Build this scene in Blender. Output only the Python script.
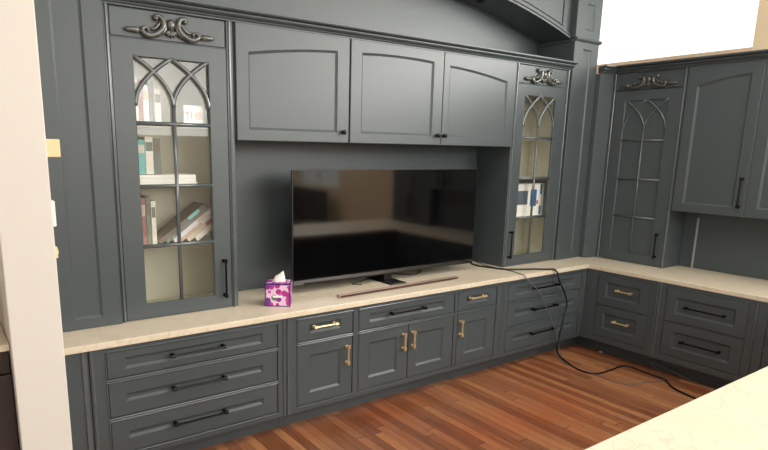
import bpy, bmesh, math, random
from mathutils import Vector, Matrix
random.seed(7)
for o in list(bpy.data.objects): bpy.data.objects.remove(o)
S = bpy.context.scene
COL = S.collection
PI = math.pi

# ------------------------------------------------------------------ camera
CX, CY, CZ, YAW, PITCH, ROLL, F, PPX, PPY = 3.4617, -3.5313, 2.0479, -0.6127, -0.2068, 0.0173, 592.0361, -33.5817, 47.9965
fw = Vector((-math.sin(YAW)*math.cos(PITCH), math.cos(YAW)*math.cos(PITCH), math.sin(PITCH)))
r0 = Vector((math.cos(YAW), math.sin(YAW), 0)); u0 = r0.cross(fw)
rr = r0*math.cos(ROLL) + u0*math.sin(ROLL); uu = -r0*math.sin(ROLL) + u0*math.cos(ROLL)
cam_data = bpy.data.cameras.new('camera'); cam = bpy.data.objects.new('camera', cam_data); COL.objects.link(cam)
M = Matrix((rr, uu, -fw)).transposed().to_4x4(); M.translation = (CX, CY, CZ)
cam.matrix_world = M
cam_data.sensor_width = 36; cam_data.lens = F*36/768
cam_data.shift_x = -PPX/768; cam_data.shift_y = PPY/768
cam_data.clip_start = .05
S.camera = cam

# ------------------------------------------------------------------ world, lights, exposure
S.view_settings.view_transform = 'Standard'; S.view_settings.look = 'None'
S.view_settings.gamma = 1; S.view_settings.use_curve_mapping = False
S.view_settings.exposure = 0.0
w = bpy.data.worlds.new('world'); S.world = w; w.use_nodes = True
bg = w.node_tree.nodes['Background']; bg.inputs[0].default_value = (1.0, .98, .93, 1); bg.inputs[1].default_value = 1.6

def area(name, loc, direction, sx, sy, power, color=(1, .97, .92)):
    l = bpy.data.lights.new(name, 'AREA'); l.shape = 'RECTANGLE'; l.size = sx; l.size_y = sy; l.energy = power; l.color = color
    o = bpy.data.objects.new(name, l); COL.objects.link(o); o.location = loc
    o.rotation_euler = Vector(direction).to_track_quat('-Z', 'Y').to_euler()
    return o
area('window_daylight', (2.6, -7.85, 3.0), (0, 1, -.05), 3.4, 1.5, 26)  # fill lamp added inside an unseen front window
area('window_daylight', (7.6, -7.85, 3.0), (0, 1, -.05), 4.2, 1.5, 150)  # stronger fill added at the other front window, brightens the upper doors
area('window_daylight', (.15, -4.5, 2.1), (1, 0, 0), 3.4, 2.0, 25)  # fill added at an unseen left window, lifts the right wall
area('window_daylight', (10.2, -4.4, 3.40), (-1, .15, -.04), 5.6, .95, 370, (1, .97, .93))  # lamp added at the unseen clerestory for sheen on the upper doors
area('ceiling_panel_light', (6.6, -1.5, 4.12), (0, 0, -1), 4.2, .7, 60, (1, .97, .92))  # added overhead fill lamp, no ceiling fitting behind it
area('ceiling_panel_light', (5.0, -5.2, 4.12), (0, 0, -1), 3.0, .9, 30, (1, .97, .92))  # second added overhead fill, towards the rear of the room

# ------------------------------------------------------------------ materials
def lin(c):
    return tuple(((v/255)/12.92 if v/255 <= .04045 else (((v/255)+.055)/1.055)**2.4) for v in c)
def mat(name, rgb, rough=.5, metal=0, spec=.5, noise=0, nscale=8, bump=0, bscale=60):
    m = bpy.data.materials.new(name); m.use_nodes = True
    nt = m.node_tree; b = nt.nodes['Principled BSDF']
    c = (*lin(rgb), 1)
    b.inputs['Base Color'].default_value = c; b.inputs['Roughness'].default_value = rough
    b.inputs['Metallic'].default_value = metal; b.inputs['Specular IOR Level'].default_value = spec
    if noise or bump:
        tc = nt.nodes.new('ShaderNodeTexCoord')
    if noise:
        n = nt.nodes.new('ShaderNodeTexNoise'); n.inputs['Scale'].default_value = nscale; n.inputs['Detail'].default_value = 5
        nt.links.new(tc.outputs['Object'], n.inputs['Vector'])
        mx = nt.nodes.new('ShaderNodeMix'); mx.data_type = 'RGBA'
        mx.inputs['A'].default_value = tuple(v*(1-noise) for v in c[:3]) + (1,)
        mx.inputs['B'].default_value = tuple(min(1, v*(1+noise)) for v in c[:3]) + (1,)
        nt.links.new(n.outputs['Fac'], mx.inputs['Factor']); nt.links.new(mx.outputs['Result'], b.inputs['Base Color'])
    if bump:
        n2 = nt.nodes.new('ShaderNodeTexNoise'); n2.inputs['Scale'].default_value = bscale
        nt.links.new(tc.outputs['Object'], n2.inputs['Vector'])
        bp = nt.nodes.new('ShaderNodeBump'); bp.inputs['Strength'].default_value = bump; bp.inputs['Distance'].default_value = .002
        nt.links.new(n2.outputs['Fac'], bp.inputs['Height']); nt.links.new(bp.outputs['Normal'], b.inputs['Normal'])
    return m
PAINT = mat('grey_painted_wood', (71, 79, 82), .38, noise=.03, nscale=3)
BEAD = mat('grey_satin_bead_paint', (80, 88, 91), .2, spec=.9)  # cabinet paint lightened and glossed so beads and muntins read as highlights
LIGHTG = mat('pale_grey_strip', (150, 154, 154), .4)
LINING = mat('cream_cabinet_lining', (228, 224, 208), .6)
SHELF = mat('white_shelf_board', (236, 232, 220), .45)
BLACK = mat('black_metal', (20, 20, 22), .25, .7)
BRASS = mat('brushed_brass', (236, 212, 164), .3, .75)
CARVE = mat('antiqued_pewter_paint', (96, 98, 95), .22, .5, noise=.35, nscale=45)
WALLP = mat('warm_white_wall_paint', (212, 209, 202), .75, noise=.015, nscale=2)
CEIL = mat('white_ceiling_paint', (240, 238, 232), .85)
PEACH = mat('peach_wall_paint', (226, 205, 172), .8)
TAN = mat('tan_plaster', (214, 186, 158), .8)
SCREEN = mat('tv_screen_glass', (4, 4, 5), .06, spec=.9)
TVBODY = mat('black_plastic', (16, 16, 18), .4)
FOOTM = mat('dark_metal_stand', (30, 30, 32), .35, .5)
BARM = mat('brown_grey_soundbar', (176, 146, 132), .35, .2)
CREAMP = mat('cream_plastic', (226, 208, 160), .5)
WHITEP = mat('white_plastic', (240, 238, 232), .4)
DARKW = mat('dark_brown_laminate', (52, 44, 42), .45)
BROWN = mat('orange_brown_wood', (168, 112, 66), .5, noise=.2, nscale=20)
CORDB = mat('black_rubber', (12, 12, 13), .5)
CORDG = mat('grey_cable_sheath', (108, 106, 101), .5)
PAPER = mat('white_paper', (245, 243, 238), .8)
WINFR = mat('white_window_frame', (235, 235, 230), .5)

def glass_mat():
    m = bpy.data.materials.new('thin_pane_glass'); m.use_nodes = True; nt = m.node_tree
    nt.nodes.clear(); out = nt.nodes.new('ShaderNodeOutputMaterial')
    t = nt.nodes.new('ShaderNodeBsdfTransparent'); t.inputs[0].default_value = (.97, .98, .97, 1)
    g = nt.nodes.new('ShaderNodeBsdfGlossy'); g.inputs['Roughness'].default_value = .02
    fr = nt.nodes.new('ShaderNodeLayerWeight'); fr.inputs[0].default_value = .5
    pw = nt.nodes.new('ShaderNodeMath'); pw.operation = 'POWER'; pw.inputs[1].default_value = 4.0
    mu = nt.nodes.new('ShaderNodeMath'); mu.operation = 'MULTIPLY_ADD'; mu.inputs[1].default_value = .85; mu.inputs[2].default_value = .03
    mx = nt.nodes.new('ShaderNodeMixShader')
    nt.links.new(fr.outputs['Facing'], pw.inputs[0]); nt.links.new(pw.outputs[0], mu.inputs[0]); nt.links.new(mu.outputs[0], mx.inputs[0]); nt.links.new(t.outputs[0], mx.inputs[1]); nt.links.new(g.outputs[0], mx.inputs[2])
    nt.links.new(mx.outputs[0], out.inputs[0]); return m
GLASS = glass_mat()

def floor_mat():
    m = bpy.data.materials.new('jarrah_floorboards'); m.use_nodes = True; nt = m.node_tree; N = nt.nodes; Lk = nt.links
    b = N['Principled BSDF']; tc = N.new('ShaderNodeTexCoord'); sp = N.new('ShaderNodeSeparateXYZ'); Lk.new(tc.outputs['Object'], sp.inputs[0])
    def mt(op, a, b_=None):
        n = N.new('ShaderNodeMath'); n.operation = op
        for i, v in enumerate((a, b_)):
            if v is None: continue
            if isinstance(v, (int, float)): n.inputs[i].default_value = v
            else: Lk.new(v, n.inputs[i])
        return n.outputs[0]
    u = mt('DIVIDE', sp.outputs['X'], .075); iu = mt('FLOOR', u); fu = mt('FRACT', u)
    wn = N.new('ShaderNodeTexWhiteNoise'); wn.noise_dimensions = '1D'; Lk.new(iu, wn.inputs['W'])
    v = mt('ADD', mt('DIVIDE', sp.outputs['Y'], 2.4), mt('MULTIPLY', wn.outputs['Value'], 7.3)); iv = mt('FLOOR', v); fv = mt('FRACT', v)
    cb = N.new('ShaderNodeCombineXYZ'); Lk.new(iu, cb.inputs[0]); Lk.new(iv, cb.inputs[1])
    w2 = N.new('ShaderNodeTexWhiteNoise'); w2.noise_dimensions = '2D'; Lk.new(cb.outputs[0], w2.inputs['Vector'])
    mp = N.new('ShaderNodeMapping'); mp.inputs['Scale'].default_value = (38, 2.6, 1); Lk.new(tc.outputs['Object'], mp.inputs['Vector'])
    ns = N.new('ShaderNodeTexNoise'); ns.inputs['Scale'].default_value = 1.0; ns.inputs['Detail'].default_value = 6; ns.inputs['Roughness'].default_value = .65; Lk.new(mp.outputs[0], ns.inputs['Vector'])
    f = mt('ADD', mt('MULTIPLY', w2.outputs['Value'], .55), mt('MULTIPLY', mt('SUBTRACT', ns.outputs['Fac'], .30), .85))
    cr = N.new('ShaderNodeValToRGB'); Lk.new(f, cr.inputs[0]); e = cr.color_ramp.elements
    e[0].position = 0; e[0].color = (*lin((102, 60, 40)), 1); e[1].position = 1; e[1].color = (*lin((200, 152, 106)), 1)
    for p, c in ((.25, (130, 82, 54)), (.5, (152, 101, 70)), (.75, (172, 120, 80))):
        x = e.new(p); x.color = (*lin(c), 1)
    edge = mt('MINIMUM', mt('MINIMUM', fu, mt('SUBTRACT', 1, fu)), mt('MULTIPLY', mt('MINIMUM', fv, mt('SUBTRACT', 1, fv)), 14))
    gr = mt('GREATER_THAN', edge, .02)
    mx = N.new('ShaderNodeMix'); mx.data_type = 'RGBA'; mx.inputs['A'].default_value = (*lin((62, 32, 22)), 1)
    Lk.new(gr, mx.inputs['Factor']); Lk.new(cr.outputs[0], mx.inputs['B']); lp = N.new('ShaderNodeTexNoise'); lp.inputs['Scale'].default_value = .9; lp.inputs['Detail'].default_value = 3; Lk.new(tc.outputs['Object'], lp.inputs['Vector'])
    lr = N.new('ShaderNodeMapRange'); lr.inputs[1].default_value = .45; lr.inputs[2].default_value = .65; Lk.new(lp.outputs['Fac'], lr.inputs[0])
    rd = N.new('ShaderNodeMix'); rd.data_type = 'RGBA'; rd.blend_type = 'MULTIPLY'; rd.inputs['B'].default_value = (1.0, .76, .64, 1)
    Lk.new(lr.outputs[0], rd.inputs['Factor']); Lk.new(mx.outputs['Result'], rd.inputs['A'])
    Lk.new(rd.outputs['Result'], b.inputs['Base Color'])
    b.inputs['Roughness'].default_value = .3
    return m
FLOOR = floor_mat()

def stone_mat():
    m = bpy.data.materials.new('cream_engineered_stone'); m.use_nodes = True; nt = m.node_tree; N = nt.nodes; Lk = nt.links
    b = N['Principled BSDF']; tc = N.new('ShaderNodeTexCoord')
    n1 = N.new('ShaderNodeTexNoise'); n1.inputs['Scale'].default_value = 6; n1.inputs['Detail'].default_value = 8; n1.inputs['Distortion'].default_value = 1.2
    Lk.new(tc.outputs['Object'], n1.inputs['Vector'])
    cr = N.new('ShaderNodeValToRGB'); Lk.new(n1.outputs['Fac'], cr.inputs[0]); e = cr.color_ramp.elements
    e[0].position = .3; e[0].color = (*lin((216, 204, 180)), 1); e[1].position = .62; e[1].color = (*lin((220, 209, 187)), 1)
    x = e.new(.47); x.color = (*lin((219, 208, 186)), 1); x = e.new(.5); x.color = (*lin((208, 195, 171)), 1); x = e.new(.53); x.color = (*lin((220, 209, 187)), 1)
    Lk.new(cr.outputs[0], b.inputs['Base Color']); b.inputs['Roughness'].default_value = .3
    return m
STONE = stone_mat()

# ------------------------------------------------------------------ mesh helpers
def finish(bm, name, m, parent=None, smooth=False, bevel=0, loc=None, rot=None):
    bmesh.ops.recalc_face_normals(bm, faces=bm.faces[:])
    me = bpy.data.meshes.new(name); bm.to_mesh(me); bm.free()
    for mm in (m if isinstance(m, (list, tuple)) else [m]): me.materials.append(mm)
    if smooth:
        for p in me.polygons: p.use_smooth = True
    o = bpy.data.objects.new(name, me); COL.objects.link(o)
    if parent: o.parent = parent
    if loc: o.location = loc
    if rot: o.rotation_euler = rot
    if bevel:
        b = o.modifiers.new('bevel', 'BEVEL'); b.width = bevel; b.segments = 2; b.limit_method = 'ANGLE'; b.angle_limit = .6
    return o
def box(bm, x0, x1, y0, y1, z0, z1, mi=0):
    v = [bm.verts.new(p) for p in ((x0,y0,z0),(x1,y0,z0),(x1,y1,z0),(x0,y1,z0),(x0,y0,z1),(x1,y0,z1),(x1,y1,z1),(x0,y1,z1))]
    for f in ((0,1,2,3),(4,7,6,5),(0,4,5,1),(1,5,6,2),(2,6,7,3),(3,7,4,0)):
        bm.faces.new([v[i] for i in f]).material_index = mi
    return v
def boxes(name, m, lst, parent=None, bevel=.0015):
    bm = bmesh.new()
    for b in lst: box(bm, *b)
    return finish(bm, name, m, parent, bevel=bevel)
def thing(name, label, cat, loc=(0, 0, 0), rz=0, group=None):
    o = bpy.data.objects.new(name, None); COL.objects.link(o); o.location = loc; o.rotation_euler = (0, 0, rz)
    o.empty_display_size = .1
    o['label'] = label; o['category'] = cat
    if group: o['group'] = group
    return o
def tag(o, label, cat, group=None):
    o['label'] = label; o['category'] = cat
    if group: o['group'] = group
    return o
def struct(o): o['kind'] = 'structure'; return o
def loops_mesh(loops, cap_first=True, cap_last=True, closed=False):
    bm = bmesh.new(); R = [[bm.verts.new(p) for p in l] for l in loops]; n = len(R[0])
    seq = list(zip(R, R[1:])) + ([(R[-1], R[0])] if closed else [])
    for a, b in seq:
        for i in range(n):
            j = (i+1) % n; bm.faces.new((a[i], a[j], b[j], b[i]))
    if not closed:
        if cap_first: bm.faces.new(R[0][::-1])
        if cap_last: bm.faces.new(R[-1])
    return bm
def panel_bm(u0, u1, z0, z1, iu0, iu1, iz0, iz1, top=None, d=0, th=.021, rec=.014, sl=.017):
    """framed front: flat frame, sloped moulding, recessed panel. top(u) gives an arched upper line."""
    K = 12 if top else 0
    def ring(a0, a1, b0, b1, depth, shift=None):
        pts = [(a0, depth, b0), (a1, depth, b0), (a1, depth, b1 if not shift else shift(iu1))]
        for k in range(1, K):
            uo = iu1 + (iu0-iu1)*k/K; u = a1 + (a0-a1)*k/K
            pts.append((u, depth, b1 if not shift else shift(uo)))
        pts.append((a0, depth, b1 if not shift else shift(iu0)))
        return pts
    c = .004
    L = [ring(u0, u1, z0, z1, d+th), ring(u0, u1, z0, z1, d+c), ring(u0+c, u1-c, z0+c, z1-c, d)]
    t1 = (lambda u: top(u)) if top else None; t2 = (lambda u: top(u)-sl) if top else None; t3 = (lambda u: top(u)-sl*1.35) if top else None
    L.append(ring(iu0, iu1, iz0, iz1, d, t1))
    L.append(ring(iu0+.002, iu1-.002, iz0+.002, iz1-.002, d+.004, (lambda u: top(u)-.002) if top else None))
    L.append(ring(iu0+sl, iu1-sl, iz0+sl, iz1-sl, d+rec, t2))
    return loops_mesh(L)
def glassframe_bm(u0, u1, z0, z1, iu0, iu1, iz0, iz1, d=0, th=.022):
    def ring(a0, a1, b0, b1, y): return [(a0, y, b0), (a1, y, b0), (a1, y, b1), (a0, y, b1)]
    c = .0025
    L = [ring(u0, u1, z0, z1, d+th), ring(u0, u1, z0, z1, d+c), ring(u0+c, u1-c, z0+c, z1-c, d), ring(iu0, iu1, iz0, iz1, d),
         ring(iu0+.005, iu1-.005, iz0+.005, iz1-.005, d+.006), ring(iu0+.005, iu1-.005, iz0+.005, iz1-.005, d+th)]
    return loops_mesh(L, closed=True)
def tube(bm, pts, rad, n=8, flat=1.0, mi=0, up=None):
    """tapered tube through points; rad number or list; flat squeezes the section along local y."""
    P = [Vector(p) for p in pts]; R = rad if isinstance(rad, (list, tuple)) else [rad]*len(P)
    rings = []; prev = None
    for i, p in enumerate(P):
        t = (P[min(i+1, len(P)-1)] - P[max(i-1, 0)]).normalized()
        if prev is None:
            a = Vector((0, 1, 0)) if abs(t.y) < .9 else Vector((0, 0, 1))
        else: a = prev
        a = (a - t*a.dot(t)).normalized(); b = t.cross(a); prev = a
        rings.append([bm.verts.new(p + a*math.cos(2*PI*k/n)*R[i]*flat + b*math.sin(2*PI*k/n)*R[i]) for k in range(n)])
    for x, y in zip(rings, rings[1:]):
        for k in range(n):
            bm.faces.new((x[k], x[(k+1) % n], y[(k+1) % n], y[k])).material_index = mi
    bm.faces.new(rings[0][::-1]).material_index = mi; bm.faces.new(rings[-1]).material_index = mi
def smooth_path(pts, k=6):
    P = [Vector(p) for p in pts]; out = []
    for i in range(len(P)-1):
        a, b, c, d = P[max(i-1, 0)], P[i], P[i+1], P[min(i+2, len(P)-1)]
        for j in range(k):
            t = j/k
            out.append(.5*((2*b) + (c-a)*t + (2*a-5*b+4*c-d)*t*t + (3*b-a-3*c+d)*t**3))
    out.append(P[-1]); return out
def ball(bm, c, r, sx=1, sy=1, sz=1, rot=None, seg=12):
    m = Matrix.Translation(c) @ (rot.to_4x4() if rot else Matrix()) @ Matrix.Diagonal((r*sx, r*sy, r*sz, 1))
    bmesh.ops.create_uvsphere(bm, u_segments=seg, v_segments=seg//2+2, radius=1, matrix=m)
def lathe_ring(bm, prof, n=24, cx=0, cy=0):
    rings = [[bm.verts.new((cx+r*math.cos(2*PI*k/n), cy+r*math.sin(2*PI*k/n), z)) for k in range(n)] for r, z in prof]
    for a, b in zip(rings, rings[1:]):
        for k in range(n): bm.faces.new((a[k], a[(k+1) % n], b[(k+1) % n], b[k]))
    bm.faces.new(rings[0]); bm.faces.new(rings[-1])
def profile_run(bm, prof, a, b, out, mi=0, ma=0, mb=0):
    """extrude profile [(p,z)] (p = projection along 'out') from a to b (xy); ma/mb mitre the ends (shift along run per p)."""
    a = Vector((*a, 0)); b = Vector((*b, 0)); o = Vector((*out, 0)); t = (b-a).normalized()
    A = [bm.verts.new(a + o*p + Vector((0, 0, z)) + t*p*ma) for p, z in prof]
    B = [bm.verts.new(b + o*p + Vector((0, 0, z)) + t*p*mb) for p, z in prof]
    n = len(prof)
    for i in range(n): bm.faces.new((A[i], A[(i+1) % n], B[(i+1) % n], B[i]))
    bm.faces.new(A[::-1]); bm.faces.new(B)

# ------------------------------------------------------------------ fittings
def handle(parent, u, z, length, vertical, m, d=0, label=None):
    """bar pull standing 32 mm off the front"""
    bm = bmesh.new(); h = length/2; y = -.034
    ax = (lambda s: (u, y, z+s)) if vertical else (lambda s: (u+s, y, z))
    tube(bm, [ax(-h), ax(h)], .0072, 10)
    for s in (-h+.012, h-.012):
        p = ax(s); tube(bm, [(p[0], -.0005, p[2]), (p[0], -.006, p[2]), (p[0], -.0065, p[2]), (p[0], -.03, p[2])], [.013, .013, .007, .007], 10)
        e = .012 if s > 0 else -.012
        q0 = ax(s-e*.9); q1 = ax(s+e*1.2); tube(bm, [q0, q1], .0125, 10)
    o = finish(bm, 'handle', m, parent, smooth=False, bevel=0, loc=(0, d, 0))
    if label: o['label'] = label
    return o
def knob(parent, u, z):
    bm = bmesh.new()
    tube(bm, [(u, 0, z), (u, -.004, z), (u, -.0045, z), (u, -.016, z), (u, -.02, z), (u, -.03, z), (u, -.036, z), (u, -.038, z)], [.014, .014, .007, .007, .015, .019, .015, .006], 14)
    return finish(bm, 'knob', BLACK, parent, smooth=True)

def front(parent, name, u0, u1, z0, z1, mu, mz0, mz1=None, top=None, iu=None):
    mz1 = mz0 if mz1 is None else mz1
    a, b = iu if iu else (u0+mu, u1-mu)
    return finish(panel_bm(u0, u1, z0, z1, a, b, z0+mz0, z1-mz1, top), name, PAINT, parent)

def frame_body(parent, W, D, holes, z0=.1418, z1=.878, kick=True, left_return=False, kick_u=(0, None)):
    """carcass behind a 22 mm face frame with rectangular openings; holes = [(u0,u1,z0,z1)]"""
    bm = bmesh.new(); ft = .022
    us = sorted({0, W} | {h[0] for h in holes} | {h[1] for h in holes}); zs = sorted({z0, z1} | {h[2] for h in holes} | {h[3] for h in holes})
    inh = lambda a, b, c, d: any(h[0] <= a+1e-6 and b <= h[1]+1e-6 and h[2] <= c+1e-6 and d <= h[3]+1e-6 for h in holes)
    # frame cells merged per row
    V = {}
    def vv(x, y, z):
        k = (round(x, 5), round(y, 5), round(z, 5))
        if k not in V: V[k] = bm.verts.new(k)
        return V[k]
    cells = {(i, j): not inh(us[i], us[i+1], zs[j], zs[j+1]) for i in range(len(us)-1) for j in range(len(zs)-1)}
    for (i, j), s in cells.items():
        if not s: continue
        a, b, c, d = us[i], us[i+1], zs[j], zs[j+1]
        bm.faces.new((vv(a, 0, c), vv(b, 0, c), vv(b, 0, d), vv(a, 0, d)))
        for di, dj, p, q in ((-1, 0, (a, c), (a, d)), (1, 0, (b, c), (b, d)), (0, -1, (a, c), (b, c)), (0, 1, (a, d), (b, d))):
            if not cells.get((i+di, j+dj), False):
                bm.faces.new((vv(p[0], 0, p[1]), vv(q[0], 0, q[1]), vv(q[0], ft, q[1]), vv(p[0], ft, p[1])))
    box(bm, 0, W, ft+.002, D, z0, z1)
    if kick: box(bm, kick_u[0], W if kick_u[1] is None else kick_u[1], .12, .14, .001, z0-.001)
    return finish(bm, 'body', PAINT, parent)
def frame_box(parent, holes, g=.0):
    pass

def bead(parent, u0, u1, z0, z1, name='bead_moulding'):
    """cock bead strips round an opening, standing 4 mm proud of the frame"""
    bm = bmesh.new(); t = .007; y0, y1 = -.006, .0
    box(bm, u0-t, u0, y0, y1, z0-t, z1+t); box(bm, u1, u1+t, y0, y1, z0-t, z1+t)
    box(bm, u0, u1, y0, y1, z0-t, z0); box(bm, u0, u1, y0, y1, z1, z1+t)
    return finish(bm, name, BEAD, parent, bevel=.003)
def strip(parent, u, z0, z1, w=.016, d=.011, name='batten'):
    """half-round vertical bead with a narrow fillet on each side"""
    pr = [(-w/2-.004, 0), (-w/2-.004, -.003), (-w/2, -.003)] + [(-w/2*math.cos(PI*k/8), -.003-(d-.003)*math.sin(PI*k/8)) for k in range(1, 8)] + [(w/2, -.003), (w/2+.004, -.003), (w/2+.004, 0)]
    bm = loops_mesh([[(u+a, b, z) for a, b in pr] for z in (z0, z1)])
    return finish(bm, name, BEAD, parent)

G = .003
def drawer(parent, u0, u1, z0, z1, hu, hz, hl, hm, mu=.105, mb=.08, mt=.045, hlabel=None, inner=None):
    d = front(parent, 'drawer', u0+G, u1-G, z0+G, z1-G, mu, mb, mt, iu=inner)
    handle(d, hu, hz, hl, False, hm, label=hlabel); return d
def cdoor(parent, u0, u1, z0, z1, hu, hz, hl, hm, mu=.105, mz=.085, inner=None, hlabel=None):
    d = front(parent, 'door', u0+G, u1-G, z0+G, z1-G, mu, mz, iu=inner)
    handle(d, hu, hz, hl, True, hm, label=hlabel); return d

# ------------------------------------------------------------------ the room
bm = bmesh.new(); box(bm, -.1, 10.5, -8.2, 1.7, -.1, 0); struct(finish(bm, 'floor', FLOOR))
bm = bmesh.new(); box(bm, -.1, 10.5, -8.2, 1.7, 4.2, 4.3); struct(finish(bm, 'ceiling', CEIL))
BW = .75
struct(boxes('wall_back', WALLP, [(-.1, 4.2, BW, BW+.2, 0, 4.2), (9.0, 9.25, BW, BW+.2, 0, 4.2), (9.25, 10.5, 1.5, 1.7, 0, 4.2)], bevel=0))
ga = struct(boxes('wall_alcove', PAINT, [(4.2, 9.0, BW, BW+.2, 0, 4.2)], bevel=0))
RX = 10.25
wy0, wy1, wz0, wz1 = -.72, 1.46, 3.10, 4.0
struct(boxes('wall_right', [PEACH], [(RX, RX+.25, -5.8, -1.3, 0, 2.85), (RX, RX+.25, -7.4, -1.3, 3.95, 4.2), (RX, RX+.25, -1.3, wy0, 0, 4.2), (RX, RX+.25, wy1, 1.5, 0, 4.2), (RX, RX+.25, -7.7, -5.8, 0, 1.25), (RX, RX+.25, -7.7, -5.8, 2.6, 2.85), (RX, RX+.25, -7.7, -7.4, 2.85, 4.2), (RX, RX+.25, -8.0, -7.7, 0, 4.2), (RX, RX+.25, wy0, wy1, wz1, 4.2)], bevel=0))
struct(boxes('wall_right_lower', TAN, [(RX, RX+.25, wy0, wy1, 0, wz0)], bevel=0))
wf = struct(boxes('window_1', WINFR, [(RX+.17, RX+.21, wy0, wy0+.03, wz0, wz1), (RX+.17, RX+.21, wy1-.03, wy1, wz0, wz1), (RX+.17, RX+.21, wy0, wy1, wz0, wz0+.02), (RX+.17, RX+.21, wy0, wy1, wz1-.03, wz1)]))
boxes('pane', GLASS, [(RX+.188, RX+.192, wy0+.03, wy1-.03, wz0+.02, wz1-.03)], wf, bevel=0)
F6 = [(RX+.1, RX+.16, -7.7, -7.65, 1.25, 2.6), (RX+.1, RX+.16, -5.85, -5.8, 1.25, 2.6), (RX+.1, RX+.16, -7.65, -5.85, 1.25, 1.3), (RX+.1, RX+.16, -7.65, -5.85, 2.55, 2.6), (RX+.1, RX+.16, -6.80, -6.75, 1.3, 2.55)]
f6 = struct(boxes('window_5', WINFR, F6))
f7 = struct(boxes('window_6', WINFR, [(RX+.1, RX+.16, -7.4, -7.35, 2.85, 3.95), (RX+.1, RX+.16, -1.35, -1.3, 2.85, 3.95), (RX+.1, RX+.16, -7.35, -1.35, 2.85, 2.90), (RX+.1, RX+.16, -7.35, -1.35, 3.90, 3.95)]))  # unseen clerestory, added as a bright source for the upper doors to reflect
boxes('pane', GLASS, [(RX+.127, RX+.133, -7.35, -1.35, 2.90, 3.90)], f7, bevel=0)
for p, q in ((-7.65, -6.80), (-6.75, -5.85)): boxes('pane', GLASS, [(RX+.127, RX+.133, p, q, 1.3, 2.55)], f6, bevel=0)
# left wall with a window, wall behind the camera with two windows
def wall_with_windows(name, along, c0, c1, lo, hi, ops, first):
    """along 'x' or 'y'; c0..c1 thickness range; ops=[(a,b,z0,z1)]"""
    L = []; cur = lo
    def add(a, b, z0, z1): L.append((a, b, c0, c1, z0, z1) if along == 'x' else (c0, c1, a, b, z0, z1))
    for i, (a, b, z0, z1) in enumerate(ops):
        add(cur, a, 0, 4.2); add(a, b, 0, z0); add(a, b, z1, 4.2); cur = b
    add(cur, hi, 0, 4.2)
    struct(boxes(name, WALLP, L, bevel=0))
    for i, (a, b, z0, z1) in enumerate(ops):
        m = (c0+c1)/2; t = .05; mid = (a+b)/2
        F = [(a, a+t, z0, z1), (b-t, b, z0, z1), (a+t, b-t, z0, z0+t), (a+t, b-t, z1-t, z1), (mid-t/2, mid+t/2, z0+t, z1-t)]
        f = struct(boxes('window_%d' % (first+i), WINFR, [((p, q, m-.03, m+.03, r, s) if along == 'x' else (m-.03, m+.03, p, q, r, s)) for p, q, r, s in F]))
        for p, q in ((a+t, mid-t/2), (mid+t/2, b-t)):
            boxes('pane', GLASS, [((p, q, m-.003, m+.003, z0+t, z1-t) if along == 'x' else (m-.003, m+.003, p, q, z0+t, z1-t))], f, bevel=0)
wall_with_windows('wall_front', 'x', -8.2, -8.0, -.1, 10.5, [(.8, 4.4, 2.2, 3.8), (5.4, 9.8, 2.2, 3.8)], 2)
wall_with_windows('wall_left', 'y', -.1, 0, -8.0, BW, [(-6.3, -2.7, 1.0, 3.2)], 4)
# stub wall on the left of the picture
struct(boxes('wall_stub', WALLP, [(3.645, 3.829, -1.0, BW, 0, 4.2)], bevel=.004))

# ------------------------------------------------------------------ base cabinets, back run (front plane y=0)
R0, R1, R1b, R2, R2b, R3, R4 = .846, .673, .651, .4255, .403, .182, .1418
u = 4.10; W = 5.395-u
t = thing('base_cabinet', 'wide grey three-drawer base cabinet with long black pulls at the left end', 'cabinet', (u, 0, 0))
rows = [(R1, R0), (R2, R1b), (R3, R2b)]
a0, a1 = 4.191-u, 5.330-u
frame_body(t, W-.001, BW-.01, [(a0, a1, p, q) for p, q in rows])
for (p, q), hz in zip(rows, (.762, .543, .300)):
    bead(t, a0, a1, p, q)
    drawer(t, a0, a1, p, q, 4.751-u, hz, .36, BLACK, inner=(4.293-u, 5.214-u), mb=.046 if q > .8 else .088, mt=.045 if q > .8 else (.08))
strip(t, .012, R4, .876); strip(t, W-.014, R4, .876)
boxes('filler_panel', PAINT, [(3.831-u, -.004, .004, .024, R4, .878), (3.831-u, -.002, .12, .14, .001, R4-.001)], t)
strip(t, -.028, R4, .876, d=.003)

u = 5.397; W = 7.675-u
t = thing('base_cabinet', 'grey base cabinet under the television with three drawers over four doors', 'cabinet', (u, 0, 0))
S1, S1b = .674, .652
b0, b1, b2, b3, b4, b5, bmid = 5.489-u, 5.977-u, 6.034-u, 7.05-u, 7.097-u, 7.583-u, 6.537-u
frame_body(t, W-.001, BW-.01, [(b0, b1, S1, R0), (b0, b1, R3, S1b), (b2, b3, S1, R0), (b2, b3, R3, S1b), (b4, b5, S1, R0), (b4, b5, R3, S1b)])
drawer(t, b0, b1, S1, R0, 5.714-u, .779, .20, BRASS, inner=(5.591-u, 5.87-u), mb=.052, mt=.042, hlabel='brass bar pull')
drawer(t, b2, b3, S1, R0, 6.514-u, .774, .36, BLACK, inner=(6.130-u, 6.93-u), mb=.052, mt=.042, hlabel='black bar pull')
drawer(t, b4, b5, S1, R0, 7.314-u, .782, .19, BRASS, inner=(7.195-u, 7.472-u), mb=.052, mt=.042, hlabel='brass bar pull')
cdoor(t, b0, b1, R3, S1b, 5.918-u, .513, .15, BRASS, inner=(5.591-u, 5.866-u), hlabel='brass bar pull')
cdoor(t, b2, bmid, R3, S1b, 6.479-u, .517, .14, BRASS, inner=(6.132-u, 6.42-u), hlabel='brass bar pull')
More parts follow.
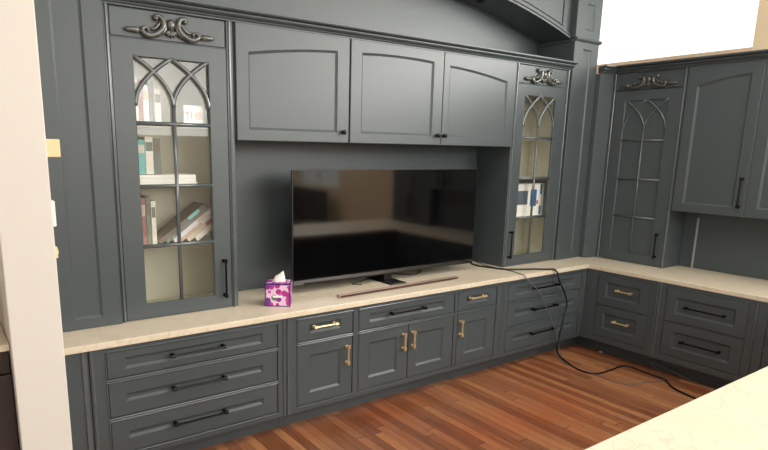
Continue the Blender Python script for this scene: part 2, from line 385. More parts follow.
cdoor(t, bmid, b3, R3, S1b, 6.578-u, .521, .14, BRASS, inner=(6.632-u, 6.93-u), hlabel='brass bar pull')
cdoor(t, b4, b5, R3, S1b, 7.129-u, .525, .14, BRASS, inner=(7.197-u, 7.47-u), hlabel='brass bar pull')
for q in (b0, b2, b4):
    e = {b0: b1, b2: b3, b4: b5}[q]
    bead(t, q, e, S1, R0); bead(t, q, e, R3, S1b)
strip(t, .014, R4, .876); strip(t, W-.014, R4, .876)

u = 7.677; W = 8.936-u
t = thing('base_cabinet', 'grey three-drawer base cabinet in the corner behind the hanging cables', 'cabinet', (u, 0, 0))
rows = [(R1-.002, R0), (.425, .652), (R3, .402)]
c0, c1 = 7.745-u, 8.87-u
frame_body(t, W-.001, BW-.01, [(c0, c1, p, q) for p, q in rows], kick_u=(0, W+.119))
for (p, q), hz in zip(rows, (.765, .555, .310)):
    bead(t, c0, c1, p, q)
    drawer(t, c0, c1, p, q, 8.28-u, hz, .36, BLACK, inner=(7.848-u, 8.778-u), mb=.05 if q > .8 else .088, mt=.042 if q > .8 else .075)
strip(t, .014, R4, .876)

# ------------------------------------------------------------------ base cabinets, right run (front plane x=8.938, local x = -y)
XR = 8.938; Q1, Q2 = .528, .2019
def right_thing(label, y, cat='cabinet', x=XR, name='base_cabinet'): return thing(name, label, cat, (x, y, 0), -PI/2)
t = right_thing('narrow grey two-drawer cabinet with brass pulls beside the inner corner', -.002); W = .773
frame_body(t, W-.001, RX-XR-.01, [(.147, .691, Q1+.003, R0), (.147, .691, Q2, Q1-.003)], kick_u=(-.12, None))
for (p, q), hz in (((Q1+.003, R0), .711), ((Q2, Q1-.003), .389)):
    drawer(t, .147, .691, p, q, .443, hz, .16, BRASS, inner=(.234, .595), mb=.082, mt=.07, hlabel='brass bar pull')
strip(t, W-.012, R4, .876, w=.014)
t = right_thing('wide grey two-drawer cabinet with long black pulls on the right run', -.776); W = .828
frame_body(t, W-.001, RX-XR-.01, [(.07, .76, Q1+.003, R0), (.07, .76, Q2, Q1-.003)])
for (p, q), hz in (((Q1+.003, R0), .691), ((Q2, Q1-.003), .366)):
    drawer(t, .07, .76, p, q, .424, hz, .34, BLACK, inner=(.162, .664), mb=.078, mt=.078)
strip(t, .012, R4, .876, w=.014); strip(t, W-.014, R4, .876, w=.014)
t = right_thing('grey base cabinet partly hidden behind the near benchtop', -1.606); W = .70
frame_body(t, W-.001, RX-XR-.01, [(.07, .63, Q1+.003, R0), (.07, .63, Q2, Q1-.003)])
for (p, q) in ((Q1+.003, R0), (Q2, Q1-.003)):
    drawer(t, .07, .63, p, q, .35, (p+q)/2, .3, BLACK, mu=.09, mb=.078, mt=.078)

# ------------------------------------------------------------------ benchtops
def slab(name, poly, z0, z1, m, parent=None, bev=.004):
    bm = bmesh.new(); A = [bm.verts.new((x, y, z0)) for x, y in poly]; B = [bm.verts.new((x, y, z1)) for x, y in poly]; n = len(poly)
    for i in range(n): bm.faces.new((A[i], A[(i+1) % n], B[(i+1) % n], B[i]))
    bm.faces.new(A[::-1]); bm.faces.new(B); return finish(bm, name, m, parent, bevel=bev)
tag(slab('benchtop', [(3.832, -.024), (8.931, -.024), (8.931, -2.306), (10.245, -2.306), (10.245, .745), (3.832, .745)], .8795, .92, STONE),
    'cream stone benchtop running under the television and round the corner', 'benchtop')
t = thing('island_bench', 'cream stone topped bench in the near right foreground', 'bench', (4.9, -2.33, 0))
boxes('benchtop', STONE, [(-.1, 4.68, -1.05, 0, .88, .92)], t, bevel=.004)
L = boxes('body', PAINT, [(0, 4.67, -1.0, -.05, .14, .879), (.05, 4.66, -.95, -.12, .001, .139)], t)
for k in range(4):
    q = .06 + k*.96
    finish(panel_bm(q, q+.9, .2, .85, q+.1, q+.8, .28, .77, d=-.021), 'door', PAINT, t).rotation_euler = (0, 0, PI)
for o in t.children:
    if o.name.startswith('door'): o.location = (4.0, -.05, 0)

# ------------------------------------------------------------------ upper cabinets
UY = .3265; H0, H1, HM, HN = 2.854, 2.678, 2.091, 1.506
h2, h3, h4, h5, h6 = 2.580, 2.182, 1.790, 1.4025, 1.0195

def applique(parent, u, z, s=1.0, sx=1.0):
    bm = bmesh.new(); KX, KY = .00093*sx, .00084*s
    def P(pts, y=-.012): return [(u + x*KX, y, z + v*KY) for x, v in pts]
    for sg in (1, -1):
        st = smooth_path([(sg*100*KX+u, -.014, z+35*KY)] + [(u+sg*x*KX, -.016, z+v*KY) for x, v in ((106, 44), (88, 52), (58, 36), (50, -4), (66, -44), (108, -78), (150, -88), (184, -72), (188, -46), (165, -36), (146, -48))], 5)
        n = len(st); R = [.0075 + .0105*math.sin(PI*min(1, (i+2)/n)) for i in range(n)]
        tube(bm, st, R, 8)
        ball(bm, (u+sg*98*KX, -.016, z+34*KY), .015); ball(bm, (u+sg*152*KX, -.016, z-52*KY), .010)
        st = smooth_path([(u+sg*x*KX, -.012, z+v*KY) for x, v in ((34, 20), (36, -14), (50, -50), (80, -76), (104, -92))], 4); tube(bm, st, [.006+.007*math.sin(PI*i/(len(st)-1)) for i in range(len(st))], 7)
        st = smooth_path([(u+sg*x*KX, -.010, z+v*KY) for x, v in ((68, 20), (84, -10), (112, -38), (140, -40))], 4); tube(bm, st, [.005+.006*math.sin(PI*i/(len(st)-1)) for i in range(len(st))], 7)
        # stem and bud
        tube(bm, [(u+sg*x*KX, -.012, z+v*KY) for x, v in ((182, -62), (200, -61), (212, -60), (216, -60), (236, -60), (262, -60), (285, -60), (305, -60))], [.008, .009, .010, .016, .018, .018, .014, .004], 10)
        for q in range(3):
            for vv in (-.008, .008, 0):
                ball(bm, (u+sg*(232+q*22)*KX, -.018, z-60*KY+vv*(1-.2*q)), .0105, 1.9, .8, .8, Matrix.Rotation(sg*(.35 if vv > 0 else -.35 if vv < 0 else 0), 3, 'Y'), 8)
    ball(bm, (u, -.014, z+2*KY), .027, 1.0, .75, 1.25)
    for k in range(5):                                      # shell under the boss
        a = -PI/2 + (k-2)*.52
        ball(bm, (u+math.cos(a)*.024, -.012, z-52*KY+math.sin(a)*.016+.008), .014, 1.7, .7, .75, Matrix.Rotation(-a, 3, 'Y'), 8)
    ball(bm, (u, -.02, z-50*KY), .009)
    o = finish(bm, 'carved_applique', CARVE, parent, smooth=True); o['label'] = 'antiqued carved scroll ornament with buds'
    return o

def arches(bm, iu0, iu1, zlo, ztop, r=.011, y=.0):
    a = (iu1-iu0)/2; H = ztop-zlo; c = (iu0+iu1)/2
    def par(us, sg):   # from vertical foot, curving away
        return [(us + sg*a*t*t, y, zlo + H*t) for t in [i/14 for i in range(15)]]
    for us, sg in ((iu0, 1), (c, -1), (c, 1), (iu1, -1)): tube(bm, par(us, sg), r, 8, flat=.9)

def glass_cabinet(label, u, W, g0, g1, p0, p1, hu, hz):
    t = thing('glass_fronted_cabinet', label, 'cabinet', (u, UY, 0))
    g0, g1, p0, p1, hu = g0-u, g1-u, p0-u, p1-u, hu-u; D = BW-UY-.004
    b = .9215; T = H0
    boxes('body', PAINT, [(0, g0-.004, 0, .022, b, T), (g1+.004, W, 0, .022, b, T), (g0-.004, g1+.004, .003, .022, b, .9225+.002),
                          (g0-.004, g1+.004, 0, .022, H1-.003, H1+.003), (0, .016, .022, D, b, T), (W-.016, W, .022, D, b, T), (.016, W-.016, .022, D, T-.016, T), (.016, W-.016, D-.01, D, b, T-.016), (.016, W-.016, .03, D-.01, b, b+.012)], t)
    # pale inside
    boxes('lining', LINING, [(.017, .022, .025, D-.011, b+.013, T-.017), (W-.022, W-.017, .025, D-.011, b+.013, T-.017), (.022, W-.022, D-.016, D-.011, b+.013, T-.017), (.022, W-.022, .03, D-.016, b+.013, b+.018)], t, bevel=0)
    for z in (h3, h4, h5):
        boxes('shelf', SHELF, [(.0225, W-.0225, .035, D-.017, z-.016, z-.004)], t)
    fr = finish(panel_bm(g0, g1, H1+.003, T-.002, g0+.004, g1-.004, H1+.007, T-.006, rec=.003, sl=.003, d=-.001), 'frieze_panel', PAINT, t)
    applique(fr, (g0+g1)/2 + (.0), 2.777)
    d = finish(glassframe_bm(g0, g1, .926, H1-.003, p0, p1, h6, h2, d=-.002), 'door', PAINT, t)
    bm = bmesh.new(); arches(bm, p0+.004, p1-.004, 2.285, h2+.002, r=.0135); o = finish(bm, 'tracery', BEAD, d, smooth=True, loc=(0, .007, 0))
    c = (p0+p1)/2
    def bar(q):
        bm = bmesh.new(); tube(bm, q, .013, 8, flat=.8); finish(bm, 'muntin', BEAD, d, smooth=True, loc=(0, .007, 0))
    bar([(c, 0, h6), (c, 0, 2.30)])
    for z in (h3, h4, h5): bar([(p0, 0, z), (p1, 0, z)])
    boxes('glass_pane', GLASS, [(p0-.003, p1+.003, .0225, .0255, h6-.003, h2+.003)], d, bevel=0)
    boxes('rebate', PAINT, [(p0-.03, p0-.004, .0205, .027, h6-.02, h2+.02), (p1+.004, p1+.03, .0205, .027, h6-.02, h2+.02)], d)
    handle(d, hu, hz, .27, True, BLACK)
    for q in (g0-.016, g1+.022): strip(t, q, b, T-.002, w=.018, d=.013)
    return t
glass_cabinet('tall grey cabinet with arched glass door and books inside, left of the television', 4.372, .816, 4.407, 5.138, 4.533, 5.017, 5.084, 1.141)
glass_cabinet('tall grey cabinet with arched glass door to the right of the television', 8.012, .808, 8.056, 8.784, 8.169, 8.643, 8.089, 1.143)

def wall_cab(label, u, W, doors):
    t = thing('wall_cabinet', label, 'cabinet', (u, UY, 0))
    boxes('body', PAINT, [(.0, W, .003, BW-UY-.003, HM+.006, H0)], t)
    for d0, d1, a, b, za, zb, zc, kz in doors:
        c = lambda x, f=(a-u, b-u, za, zb, zc): (lambda s: f[2] + (f[3]-f[2])*s + f[4]*4*s*(1-s))((x-f[0])/(f[1]-f[0]))
        d = finish(panel_bm(d0-u+.002, d1-u-.002, HM, H0-.002, a-u, b-u, HM+.075, zb, top=c, d=-.021), 'door', PAINT, t)
        k = knob(d, kz-u, 2.170); k.location = (0, -.021, 0)
    return t
wall_cab('single-door grey wall cabinet above the left part of the television', 5.192, .934, [(5.196, 6.122, 5.287, 6.013, 2.673, 2.752, .012, 6.061)])
wall_cab('double-door grey wall cabinet above the right part of the television', 6.128, 1.882, [(6.130, 7.086, 6.233, 6.975, 2.762, 2.765, .012, 7.030), (7.086, 8.004, 7.155, 7.887, 2.752, 2.676, .012, 7.111)])

# crown moulding profile: (projection, z)
CR = [(0, 2.853), (.012, 2.853), (.012, 2.861), (.020, 2.863), (.027, 2.868), (.029, 2.874), (.024, 2.876), (.036, 2.878), (.048, 2.884), (.055, 2.892), (.055, 2.898), (.046, 2.901), (.062, 2.904), (.076, 2.906), (.084, 2.910), (.088, 2.916), (.088, 2.924), (.082, 2.927), (-.05, 2.927), (-.05, 2.857), (0, 2.857)]
bm = bmesh.new(); profile_run(bm, CR, (4.374, UY-.002), (8.828, UY-.002), (0, -1))
tag(finish(bm, 'crown_moulding', PAINT), 'stepped grey crown moulding along the top of the television wall cabinets', 'moulding')
boxes('top_board', PAINT, [(4.376, 8.824, UY+.055, BW-.002, 2.857, 2.875)], bpy.data.objects['crown_moulding'])

# ------------------------------------------------------------------ pilasters and arched valance
PY = .30
def pilaster(label, x0, x1, pa, pb, mirror):
    t = thing('pilaster', label, 'pilaster', (x0, PY, 0)); W = x1-x0; a, b = pa-x0, pb-x0
    D = BW-PY-.003
    finish(panel_bm(0, W, .9215, 3.135, a, b, .985, 3.07, th=D, rec=.012, sl=.014), 'shaft', PAINT, t)
    finish(panel_bm(0, W, 3.173, 4.197, a+.01, b, 3.25, 3.50, th=D, rec=.012, sl=.014), 'upper_block', PAINT, t)
    bm = bmesh.new(); prof = [(-.05, 3.136), (.0, 3.136), (.006, 3.142), (.016, 3.150), (.02, 3.158), (.02, 3.168), (.0, 3.172), (-.05, 3.172)]
    e0, e1 = (0, .02) if mirror else (-.02, 0)
    profile_run(bm, prof, (e0, 0), (W+e1, 0), (0, -1)); box(bm, e0*.9, W+e1*.9, .02, D, 3.137, 3.171)
    finish(bm, 'capital', PAINT, t)
    return t
pilaster('tall grey panelled pilaster beside the white wall on the left', 3.935, 4.370, 4.088, 4.255, False)
pilaster('tall grey panelled pilaster between glass cabinet and the room corner', 8.830, 9.235, 8.972, 9.112, True)

ZC, AR, XC = -4.36, 7.84, 6.600
zarch = lambda x, d=0: ZC + math.sqrt((AR+d)**2 - (x-XC)**2)
t = thing('arched_valance', 'curved grey panelled valance spanning between the pilasters above the cabinets', 'valance', (0, 0, 0))
bm = bmesh.new(); NS = 40; xs = [4.372 + (8.828-4.372)*i/NS for i in range(NS+1)]
for (ya, yb) in ((.375, BW-.003),):
    lo = [[bm.verts.new((x, y, zarch(x))) for x in xs] for y in (ya, yb)]; hi = [[bm.verts.new((x, y, 4.197)) for x in xs] for y in (ya, yb)]
    for i in range(NS):
        bm.faces.new((lo[0][i], lo[0][i+1], hi[0][i+1], hi[0][i])); bm.faces.new((lo[1][i], lo[1][i+1], hi[1][i+1], hi[1][i]))
        bm.faces.new((lo[0][i], lo[1][i], lo[1][i+1], lo[0][i+1])); bm.faces.new((hi[0][i], hi[1][i], hi[1][i+1], hi[0][i+1]))
    for i in (0, NS): bm.faces.new((lo[0][i], lo[1][i], hi[1][i], hi[0][i]))
finish(bm, 'body', PAINT, t)
def arc_strip(name, da, db, ya, yb, x0=4.373, x1=8.827):
    bm = bmesh.new(); X = [x0+(x1-x0)*i/NS for i in range(NS+1)]
    V = [[bm.verts.new(p) for p in ((x, ya, zarch(x, da)), (x, yb, zarch(x, da)), (x, yb, zarch(x, db)), (x, ya, zarch(x, db)))] for x in X]
    for a, b in zip(V, V[1:]):
        for k in range(4): bm.faces.new((a[k], a[(k+1) % 4], b[(k+1) % 4], b[k]))
    bm.faces.new(V[0]); bm.faces.new(V[-1][::-1]); return finish(bm, name, PAINT, t, bevel=.003)
arc_strip('trim', 0.001, .022, .352, .3745); arc_strip('trim', .032, .046, .358, .3745)
arc_strip('trim', .075, .086, .364, .3745, 4.50, 8.70); boxes('trim', PAINT, [(8.70, 8.711, .364, .3745, zarch(8.7)+.075, 4.19)], t); boxes('trim', PAINT, [(4.489, 4.50, .364, .3745, zarch(4.5)+.075, 4.19)], t)
boxes('scotia', PAINT, [(8.815, 8.828, PY+.02, BW-.004, 3.130, 3.150)], t)
arc_strip('scotia', -.014, -.001, BW-.018, BW-.005)
bm = bmesh.new(); lathe_ring(bm, [(.0, -.002), (.035, -.002), (.036, -.014), (.055, -.016), (.058, -.010), (.058, 0)], 24)
dl = finish(bm, 'downlight', TVBODY, None, smooth=False, loc=(7.72, .55, zarch(7.72)-.001), rot=(0, math.asin((7.72-XC)/AR), 0)); tag(dl, 'small dark round downlight set in the underside of the arch', 'light')

# ------------------------------------------------------------------ right wall units (local x = -y)
XV = 9.408; XB = 9.72
t = right_thing('tall grey cabinet with solid arched tracery door in the corner', .200, x=XV, name='tall_cabinet')
W = .742; g0, g1, p0, p1 = .200-.163, .200+.5227, .200-.051, .200+.3975; c = (p0+p1)/2
boxes('body', PAINT, [(0, W, .022, XB-XV+.28, .9215, H0), (0, g0-.004, 0, .022, .9215, H0), (g1+.004, W, 0, .022, .9215, H0)], t)
fr = finish(panel_bm(g0, g1, H1+.003, H0-.002, g0+.004, g1-.004, H1+.007, H0-.006, rec=.003, sl=.003, d=-.001), 'frieze_panel', PAINT, t)
applique(fr, (g0+g1)/2, 2.768, .9)
d = finish(glassframe_bm(g0, g1, .926, H1-.003, p0, p1, h6, h2, d=-.002, th=.021), 'door', PAINT, t)
boxes('panel', PAINT, [(p0-.004, p1+.004, .0125, .018, h6-.004, h2+.004)], d, bevel=0)
bm = bmesh.new(); arches(bm, p0+.004, p1-.004, 2.285, h2+.002, r=.0095); finish(bm, 'tracery', BEAD, d, smooth=True, loc=(0, .006, 0))
def bar(q):
    bm = bmesh.new(); tube(bm, q, .0095, 8, flat=.9); finish(bm, 'muntin', BEAD, d, smooth=True, loc=(0, .006, 0))
bar([(c, 0, h6), (c, 0, 2.30)])
for z in (h3, h4, h5): bar([(p0, 0, z), (p1, 0, z)])
handle(d, .200+.452, 1.138, .25, True, BLACK)
for q in (g0-.016, g1+.012): strip(t, q, .9215, H0-.002, w=.018, d=.013)
# filler between pilaster and tall cabinet, faces the camera side like the back run
slab('filler_panel', [(-.050, -.1715), (.003, -.003), (-.010, .010), (-.062, -.158), (-.53, -.158), (-.53, -.1715)], .9215, H0-.003, PAINT, t, bev=.002)

t = right_thing('double-door grey wall cabinet high on the right wall', -.545, x=XV, name='wall_cabinet'); W = 1.335
boxes('body', PAINT, [(0, W, .003, RX-XV-.01, HN+.006, H0)], t)
for d0, d1, a, b, za, zb, hx in ((-.568, -1.2025, -.660, -1.109, 2.676, 2.752, -1.157), (-1.2055, -1.84, -1.30, -1.748, 2.752, 2.676, -1.79)):
    o = .545; f0, f1, ia, ib = -d0-o, -d1-o, -a-o, -b-o
    cfun = lambda x, f=(ia, ib, za, zb): (lambda s: f[2]+(f[3]-f[2])*s + .012*4*s*(1-s))((x-f[0])/(f[1]-f[0]))
    dd = finish(panel_bm(f0, f1, HN, H0-.002, ia, ib, HN+.078, zb, top=cfun, d=-.021), 'door', PAINT, t)
    handle(dd, -hx-o, 1.72, .27, True, BLACK, d=-.021)
t = right_thing('single-door grey wall cabinet at the far end of the right wall cabinets', -1.885, x=XV, name='wall_cabinet')
boxes('body', PAINT, [(0, .43, .003, RX-XV-.01, HN+.006, H0)], t)
dd = finish(panel_bm(.004, .426, HN, H0-.002, .09, .34, HN+.078, 2.74, d=-.021), 'door', PAINT, t); handle(dd, .05, 1.72, .27, True, BLACK, d=-.021)
# back panel and light batten between the right bench and wall cabinets
pb = boxes('splashback_panel', PAINT, [(XB, XB+.02, -2.30, -.546, .9215, HN+.004)], bevel=0)
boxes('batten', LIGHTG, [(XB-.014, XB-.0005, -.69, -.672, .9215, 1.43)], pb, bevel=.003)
boxes('end_panel', PAINT, [(XB+.021, RX-.01, -2.30, -2.275, .9215, HN+.004)], pb)
tag(pb, 'plain grey back panel between the right benchtop and wall cabinets', 'panel')
bm = bmesh.new(); profile_run(bm, CR, (XV-.002, .197), (XV-.002, -2.315), (-1, 0), 0, .74, 0)
bm2 = bm; profile_run(bm2, CR, (9.238, .250), (XV-.001, .197), (-.298, -.955), 0, -.1, -.74)
tag(finish(bm, 'crown_moulding', PAINT), 'stepped grey crown moulding along the top of the right wall cabinets', 'moulding')

# ------------------------------------------------------------------ television, stand, soundbar
ang = 0
t = thing('television', 'large flat black television with glossy screen standing on the benchtop', 'television', (6.670, .40, .9205), ang)
TW = 1.993/2; tz0, tz1 = 0.988-.9205, 1.888-.9205
bm = bmesh.new(); box(bm, -TW, TW, .0, .018, tz0, tz1); finish(bm, 'bezel', TVBODY, t, bevel=.003)
boxes('screen', SCREEN, [(-TW+.010, TW-.010, -.0015, -.0002, tz0+.007, tz1-.008)], t, bevel=0)
boxes('rear_housing', TVBODY, [(-TW*.75, TW*.75, .0185, .055, tz0+.06, tz0+.5)], t, bevel=.01)
boxes('stand_neck', FOOTM, [(-.07, .01, .019, .045, .0115, tz0+.055)], t, bevel=.004)
boxes('stand_foot', FOOTM, [(-.115, .055, -.13, .22, 0, .011)], t, bevel=.004)
t = thing('soundbar', 'slim brown-grey soundbar lying in front of the television', 'soundbar', (5.935, .125, .9205), math.atan2(.034, 1.305))
boxes('housing', BARM, [(0, 1.31, .0, .045, .004, .022)], t, bevel=.004)
boxes('grille', mat('dark_brown_cloth', (62, 42, 38), .8), [(.01, 1.30, -.0012, -.0002, .005, .020)], t, bevel=0)
for q in (.1, 1.2): boxes('foot', TVBODY, [(q, q+.03, .012, .04, 0, .0038)], t, bevel=0)

# ------------------------------------------------------------------ tissue box
def tissue_mat():
    m = bpy.data.materials.new('floral_tissue_box_print'); m.use_nodes = True; nt = m.node_tree; N = nt.nodes; Lk = nt.links
    b = N['Principled BSDF']; tc = N.new('ShaderNodeTexCoord')
    v = N.new('ShaderNodeTexVoronoi'); v.inputs['Scale'].default_value = 24; v.inputs['Randomness'].default_value = .75; Lk.new(tc.outputs['Object'], v.inputs['Vector'])
    c1 = N.new('ShaderNodeValToRGB'); Lk.new(v.outputs['Distance'], c1.inputs[0]); c1.color_ramp.interpolation = 'CONSTANT'
    e = c1.color_ramp.elements; e[0].position = 0; e[0].color = (0, 0, 0, 1); e[1].position = .56; e[1].color = (1, 1, 1, 1)
    sc = N.new('ShaderNodeSeparateColor'); Lk.new(v.outputs['Color'], sc.inputs[0])
    c2 = N.new('ShaderNodeValToRGB'); c2.color_ramp.interpolation = 'CONSTANT'; Lk.new(sc.outputs[0], c2.inputs[0])
    e = c2.color_ramp.elements; e[0].position = 0; e[0].color = (*lin((176, 50, 142)), 1); e[1].position = .45; e[1].color = (*lin((120, 48, 140)), 1)
    x = e.new(.65); x.color = (*lin((70, 120, 84)), 1); x = e.new(.85); x.color = (*lin((206, 96, 172)), 1)
    mx = N.new('ShaderNodeMix'); mx.data_type = 'RGBA'; Lk.new(c1.outputs[0], mx.inputs['Factor']); Lk.new(c2.outputs[0], mx.inputs['A']); mx.inputs['B'].default_value = (*lin((236, 200, 230)), 1)
    Lk.new(mx.outputs['Result'], b.inputs['Base Color']); b.inputs['Roughness'].default_value = .5; return m
TIS = tissue_mat(); PURP = mat('purple_card_edge', (76, 34, 120), .5)
t = thing('tissue_box', 'purple floral cube tissue box with white tissue on the benchtop', 'tissue box', (5.345, .2135, .9205), math.atan2(-.099, .142))
bw, bd, bh = .182, .145, .170
boxes('carton', TIS, [(0, bw, 0, bd, 0, bh)], t, bevel=.002)
e = .007; q = .001
boxes('border', PURP, [(-q, e, -q, e, .0005, bh+q), (bw-e, bw+q, -q, e, .0005, bh+q), (-q, bw+q, -q, e, bh-e*1.6, bh+q), (-q, bw+q, -q, e, .0005, .007), (-q, e, -q, bd+q, bh-e*1.3, bh+q), (bw-e, bw+q, -q, bd+q, bh-e*1.3, bh+q), (-q, bw+q, bd-e, bd+q, bh-e*1.3, bh+q)], t, bevel=0)
bm = bmesh.new(); box(bm, .055, .125, -.0016, -.0004, .066, .082); finish(bm, 'label_band', PAPER, t)
bm = bmesh.new(); n = 12
ring0 = [bm.verts.new((bw/2+.05*math.cos(2*PI*k/n), bd/2+.022*math.sin(2*PI*k/n), bh+.0015)) for k in range(n)]
ring1 = [bm.verts.new((bw/2+.008+.034*math.cos(2*PI*k/n)*(1+.2*(k % 2)), bd/2+.013*math.sin(2*PI*k/n), bh+.03+.006*(k % 3))) for k in range(n)]
ring2 = [bm.verts.new((bw/2+.018+.016*math.cos(2*PI*k/n), bd/2+.006*math.sin(2*PI*k/n), bh+.068+.012*math.cos(2*PI*k/n))) for k in range(n)]
for a, b in ((ring0, ring1), (ring1, ring2)):
    for k in range(n): bm.faces.new((a[k], a[(k+1) % n], b[(k+1) % n], b[k]))
bm.faces.new(ring2)
finish(bm, 'tissue', PAPER, t, smooth=True)

# ------------------------------------------------------------------ cables
def cable(name, pts, r, m, label):
    bm = bmesh.new(); tube(bm, smooth_path(pts, 6), r, 8); return tag(finish(bm, name, m, smooth=True), label, 'cable')
cable('power_cable', [(7.86, .60, .929), (7.837, .482, .929), (7.875, .36, .929), (7.95, .201, .929), (8.18, .08, .929), (8.30, .0, .9295), (8.345, -.032, .930), (8.375, -.052, .905), (8.385, -.058, .874), (8.41, -.065, .813), (8.568, -.06, .588), (8.53, -.065, .399), (8.492, -.06, .208), (8.49, -.05, .09), (8.51, -.07, .03), (8.47, -.16, .009),
    (8.363, -.399, .009), (8.405, -.548, .009), (8.61, -.571, .009), (8.853, -.583, .009), (8.845, -.792, .009), (8.825, -.991, .009), (8.702, -1.115, .009), (8.625, -1.325, .009), (8.53, -1.74, .009), (8.5, -2.1, .009)], .0085, CORDB, 'thick black cable hanging over the benchtop and trailing on the floor')
cable('aerial_cable', [(7.99, .66, .925), (7.927, .406, .925), (7.93, .147, .925), (7.90, .02, .926), (7.90, -.034, .921), (7.93, -.05, .88), (8.153, -.055, .71), (8.279, -.055, .522), (8.435, -.055, .302), (8.50, -.055, .129), (8.53, -.06, .04), (8.46, -.14, .005), (8.39, -.284, .005), (8.385, -.589, .005), (8.381, -.773, .005), (8.449, -.858, .005), (8.65, -.93, .005), (8.84, -.981, .005), (8.93, -.93, .005), (9.03, -.80, .005), (9.04, -.74, .03),
    (9.02, -.76, .06), (9.03, -.88, .04), (9.018, -1.137, .005), (8.99, -1.262, .005), (8.96, -1.5, .005), (8.9, -1.9, .005)], .0045, CORDG, 'thin grey cable hanging over the benchtop and looping on the floor')
cable('data_cable', [(6.545, .56, .9235), (6.35, .50, .9235), (6.30, .46, .9235), (6.36, .42, .9235)], .0035, CORDB, 'short black cable end poking out left of the television stand')
cable('data_cable', [(6.86, .66, .9255), (6.93, .55, .9255), (7.02, .50, .9255), (7.15, .56, .9255), (7.2, .66, .9255)], .0045, CORDB, 'black cable curling out right of the television stand')
bm = bmesh.new(); box(bm, -.02, .02, -.015, .015, 0, .004); tag(finish(bm, 'paper_scrap', PAPER, loc=(9.04, -.20, .001), rot=(0, 0, .5)), 'tiny white scrap on the floor near the corner', 'scrap')

# ------------------------------------------------------------------ switches on the stub wall
def plate(name, label, y, z, w, h, p, m, cat='switch'):
    t = thing(name, label, cat, (3.8295, y, z))
    boxes('plate', m, [(0, p, -w/2, w/2, -h/2, h/2)], t, bevel=.003)
    boxes('rocker', m, [(p+.0003, p+.005, -w*.15, w*.15, -h*.18, h*.18)], t, bevel=.001)
plate('junction_box', 'cream plastic box high on the edge of the white wall', -.93, 2.031, .09, .068, .050, CREAMP, 'box')
plate('light_switch', 'larger white light switch below the cream box', -.93, 1.78, .10, .10, .014, WHITEP)
plate('wall_socket', 'small pale switch plate lowest on the white wall edge', -.93, 1.622, .05, .045, .014, CREAMP, 'socket')

# ------------------------------------------------------------------ dark cabinet at the far left edge
t = thing('side_cabinet', 'dark brown cabinet with a pale top at the left edge beyond the white wall', 'cabinet', (3.0, -.93, 0))
boxes('body', DARKW, [(0, .640, 0, .6, .001, 1.14), (0, .640, .02, .6, 1.141, 1.245)], t, bevel=.003)
boxes('worktop', STONE, [(-.01, .642, -.02, .62, 1.246, 1.272)], t)
tag(boxes('chopping_board', BROWN, [(3.2, 3.60, -.85, -.83, 1.273, 1.46)], bevel=.006), 'orange-brown wooden board standing on the pale top at the left edge', 'board')

# ------------------------------------------------------------------ contents of the left glass cabinet
BC = [(208, 200, 190), (158, 108, 104), (232, 226, 214), (190, 180, 162), (120, 128, 120), (196, 170, 152), (120, 108, 100), (222, 214, 224), (120, 186, 186), (206, 190, 170)]
BM = [mat('book_cover_%d' % i, c, .55, noise=.25, nscale=60) for i, c in enumerate(BC)]
PG = mat('page_block', (232, 224, 204), .8)
def book(label, loc, w, h, d, ci, lean=0, group=None, flat=False):
    """w thickness, h height, d depth; spine faces the room; lean rotates about the y axis"""
    t = thing('book', label, 'book', loc, 0, group); t.rotation_euler = (0, lean, 0)
    c = .002
    boxes('cover', BM[ci], [(0, w, 0, c, 0, h), (0, c, c, d, 0, h), (w-c, w, c, d, 0, h)], t, bevel=0)
    boxes('pages', PG, [(c, w-c, c, d-.004, .003, h-.003)], t, bevel=0)
    lb = boxes('spine_label', BM[(ci+2) % len(BM)], [(.003, w-.003, -.0008, -.0001, h*.62, h*.86)], t, bevel=0)
    return t
def put(fmt, names, x, z, y, specs, group):
    for nm, (w, h, d, ci) in zip(names, specs):
        book(fmt % nm, (x, y, z), w, h, d, ci, 0, group); x += w + .003
Z1, Z2, Z3 = h3-.003, h4-.003, h5-.003
put('%s upright book at the left of the top shelf behind glass', ['pale leftmost', 'white second', 'reddish third', 'lilac fourth', 'grey-green fifth', 'short white sixth'], 4.50, Z1, .40, [(.04, .25, .2, 0), (.03, .29, .2, 2), (.025, .27, .2, 1), (.035, .24, .2, 7), (.03, .26, .2, 4), (.04, .22, .2, 2)], 'upright books on the top shelf')
put('%s upright folder on the second shelf behind glass', ['teal leftmost', 'white second', 'grey-green third'], 4.56, Z2+.075, .44, [(.05, .22, .2, 8), (.05, .24, .2, 2), (.045, .23, .2, 4)], 'upright folders on the second shelf')
for k, (lb, w, dx) in enumerate((('bottom', .40, 0), ('middle', .38, .01), ('top', .39, .0))):
    t = thing('binder', 'white binder lying flat, %s of the pile on the second shelf' % lb, 'binder', (4.54+dx, .40, Z2+k*.0245), 0, 'white binders lying on the second shelf')
    boxes('cover', PAPER, [(0, w, 0, .24, 0, .003), (0, w, 0, .24, .020, .023), (0, w, 0, .003, .003, .020)], t, bevel=0)
    boxes('pages', PG, [(.004, w-.004, .004, .236, .0035, .0195)], t, bevel=0)
put('%s upright book at the left of the third shelf', ['red and white leftmost', 'grey-green second', 'white third'], 4.56, Z3, .42, [(.028, .31, .2, 1), (.03, .32, .2, 4), (.03, .29, .2, 2)], 'upright books on the third shelf')
ln = math.radians(54); TH = (.028, .025, .03, .022, .032, .035)
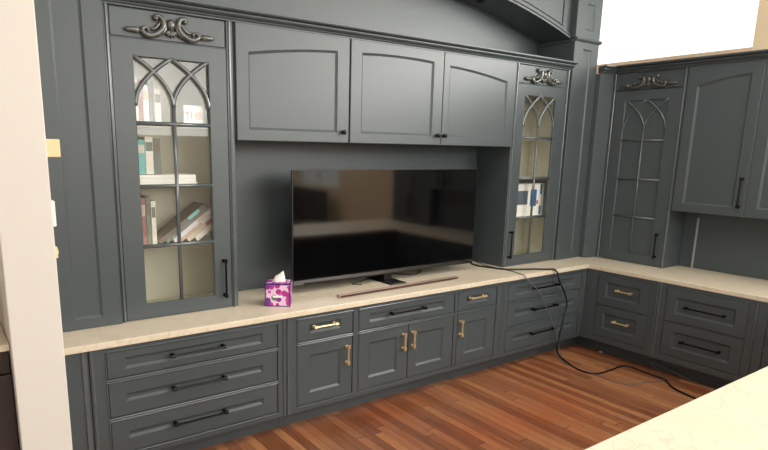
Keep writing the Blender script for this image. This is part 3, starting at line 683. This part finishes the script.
for k, (nm, ci) in enumerate((('dark uppermost', 6), ('grey second', 4), ('pinkish third', 7), ('brown fourth', 5), ('cream fifth', 9), ('white lowest', 2))):
    off = sum(TH[:k]) + .001*k                              # each book slips until its corner meets the shelf
    sk = (off + TH[k] - TH[0])*math.tan(ln)
    bx = 4.665 + off*math.cos(ln) + sk*math.sin(ln); bz = Z3 + .001 + TH[0]*math.sin(ln) - off*math.sin(ln) + sk*math.cos(ln)
    book('%s of the books leaning to the right on the third shelf' % nm, (bx, .42, bz), TH[k], .40 - sk*.85 + .01*(k % 2), .2, ci, ln, 'books leaning on the third shelf')
# card with red lettering on the top shelf
t = thing('sign_card', 'small cream card with red letters on the top shelf behind glass', 'card', (4.86, .39, Z1), 0)
boxes('card', PAPER, [(0, .13, 0, .004, 0, .13)], t, bevel=0)
cu = bpy.data.curves.new('lettering', 'FONT'); cu.body = 'THB'; cu.size = .07; cu.extrude = .0006
RED = mat('red_ink', (205, 60, 44), .5)
tmp = bpy.data.objects.new('tmp', cu); COL.objects.link(tmp); dg = bpy.context.evaluated_depsgraph_get(); me = bpy.data.meshes.new_from_object(tmp.evaluated_get(dg)); bpy.data.objects.remove(tmp)
me.materials.clear(); me.materials.append(RED); o = bpy.data.objects.new('lettering', me); COL.objects.link(o); o.parent = t; o.location = (.004, -.001, .04); o.rotation_euler = (PI/2, 0, 0); o.scale = (.9, 1, 1)

# contents of the right glass cabinet
BLUE = mat('blue_print', (52, 112, 168), .5); SLATE = mat('slate_print', (96, 106, 118), .5)
t = thing('carton_box', 'white and blue printed carton on the third shelf right of television', 'box', (8.20, .42, Z3))
boxes('carton', PAPER, [(0, .50, 0, .22, 0, .33)], t, bevel=.002)
boxes('printed_panel', SLATE, [(.05, .24, -.0012, -.0002, .12, .26)], t, bevel=0)['label'] = 'slate picture panel'
boxes('printed_panel', BLUE, [(.28, .38, -.0012, -.0002, .10, .27), (.43, .46, -.0012, -.0002, .22, .325), (.43, .46, -.0012, -.0002, .01, .10)], t, bevel=0)['label'] = 'blue printed blocks'
boxes('printed_spot', RED, [(.385, .41, -.0012, -.0002, .12, .16)], t, bevel=0)
t = thing('document_box', 'tall white document box on the second shelf right of television', 'box', (8.17, .42, Z2))
boxes('carton', PAPER, [(0, .10, 0, .22, 0, .33)], t, bevel=.002); boxes('finger_hole', TVBODY, [(.04, .06, -.0012, -.0002, .24, .27)], t, bevel=0)
t = thing('document_box', 'pink-edged white box on the top shelf right of television', 'box', (8.17, .42, Z1))
boxes('carton', PAPER, [(0, .07, 0, .22, 0, .2)], t, bevel=.002); boxes('edge_strip', BM[5], [(.0, .018, -.0012, -.0002, .02, .10)], t, bevel=0)

# ------------------------------------------------------------------ seen only as reflections: the rest of the right side of the room
t = right_thing('tall grey pantry cabinet on the right wall beyond the near bench', -2.325, x=9.62, name='pantry_cabinet')
boxes('body', PAINT, [(0, .93, .0, RX-9.62-.01, .001, 2.85)], t)
for a, b, c, d in ((.01, .46, .15, 2.8), (.47, .92, .15, 2.8)):
    dd = finish(panel_bm(a, b, c, d, a+.06, b-.06, c+.1, d-.1, d=-.021), 'door', PAINT, t)
    handle(dd, .43 if a < .2 else .50, 1.2, .3, True, BLACK, d=-.021)
t = thing('media_console', 'low dark console under the far right window', 'console', (9.70, -7.70, 0))
boxes('body', DARKW, [(0, .5, 0, 1.9, .001, .50)], t)
t = thing('television', 'smaller black television on the low console below the far window', 'television', (9.95, -6.75, .501))
boxes('bezel', TVBODY, [(0, .04, -.93, .93, .08, .72)], t, bevel=.003); boxes('screen', SCREEN, [(-.0015, -.0002, -.915, .915, .095, .705)], t, bevel=0)
boxes('stand', FOOTM, [(-.05, .12, -.2, .2, 0, .01), (.01, .03, -.05, .05, .0105, .079)], t)
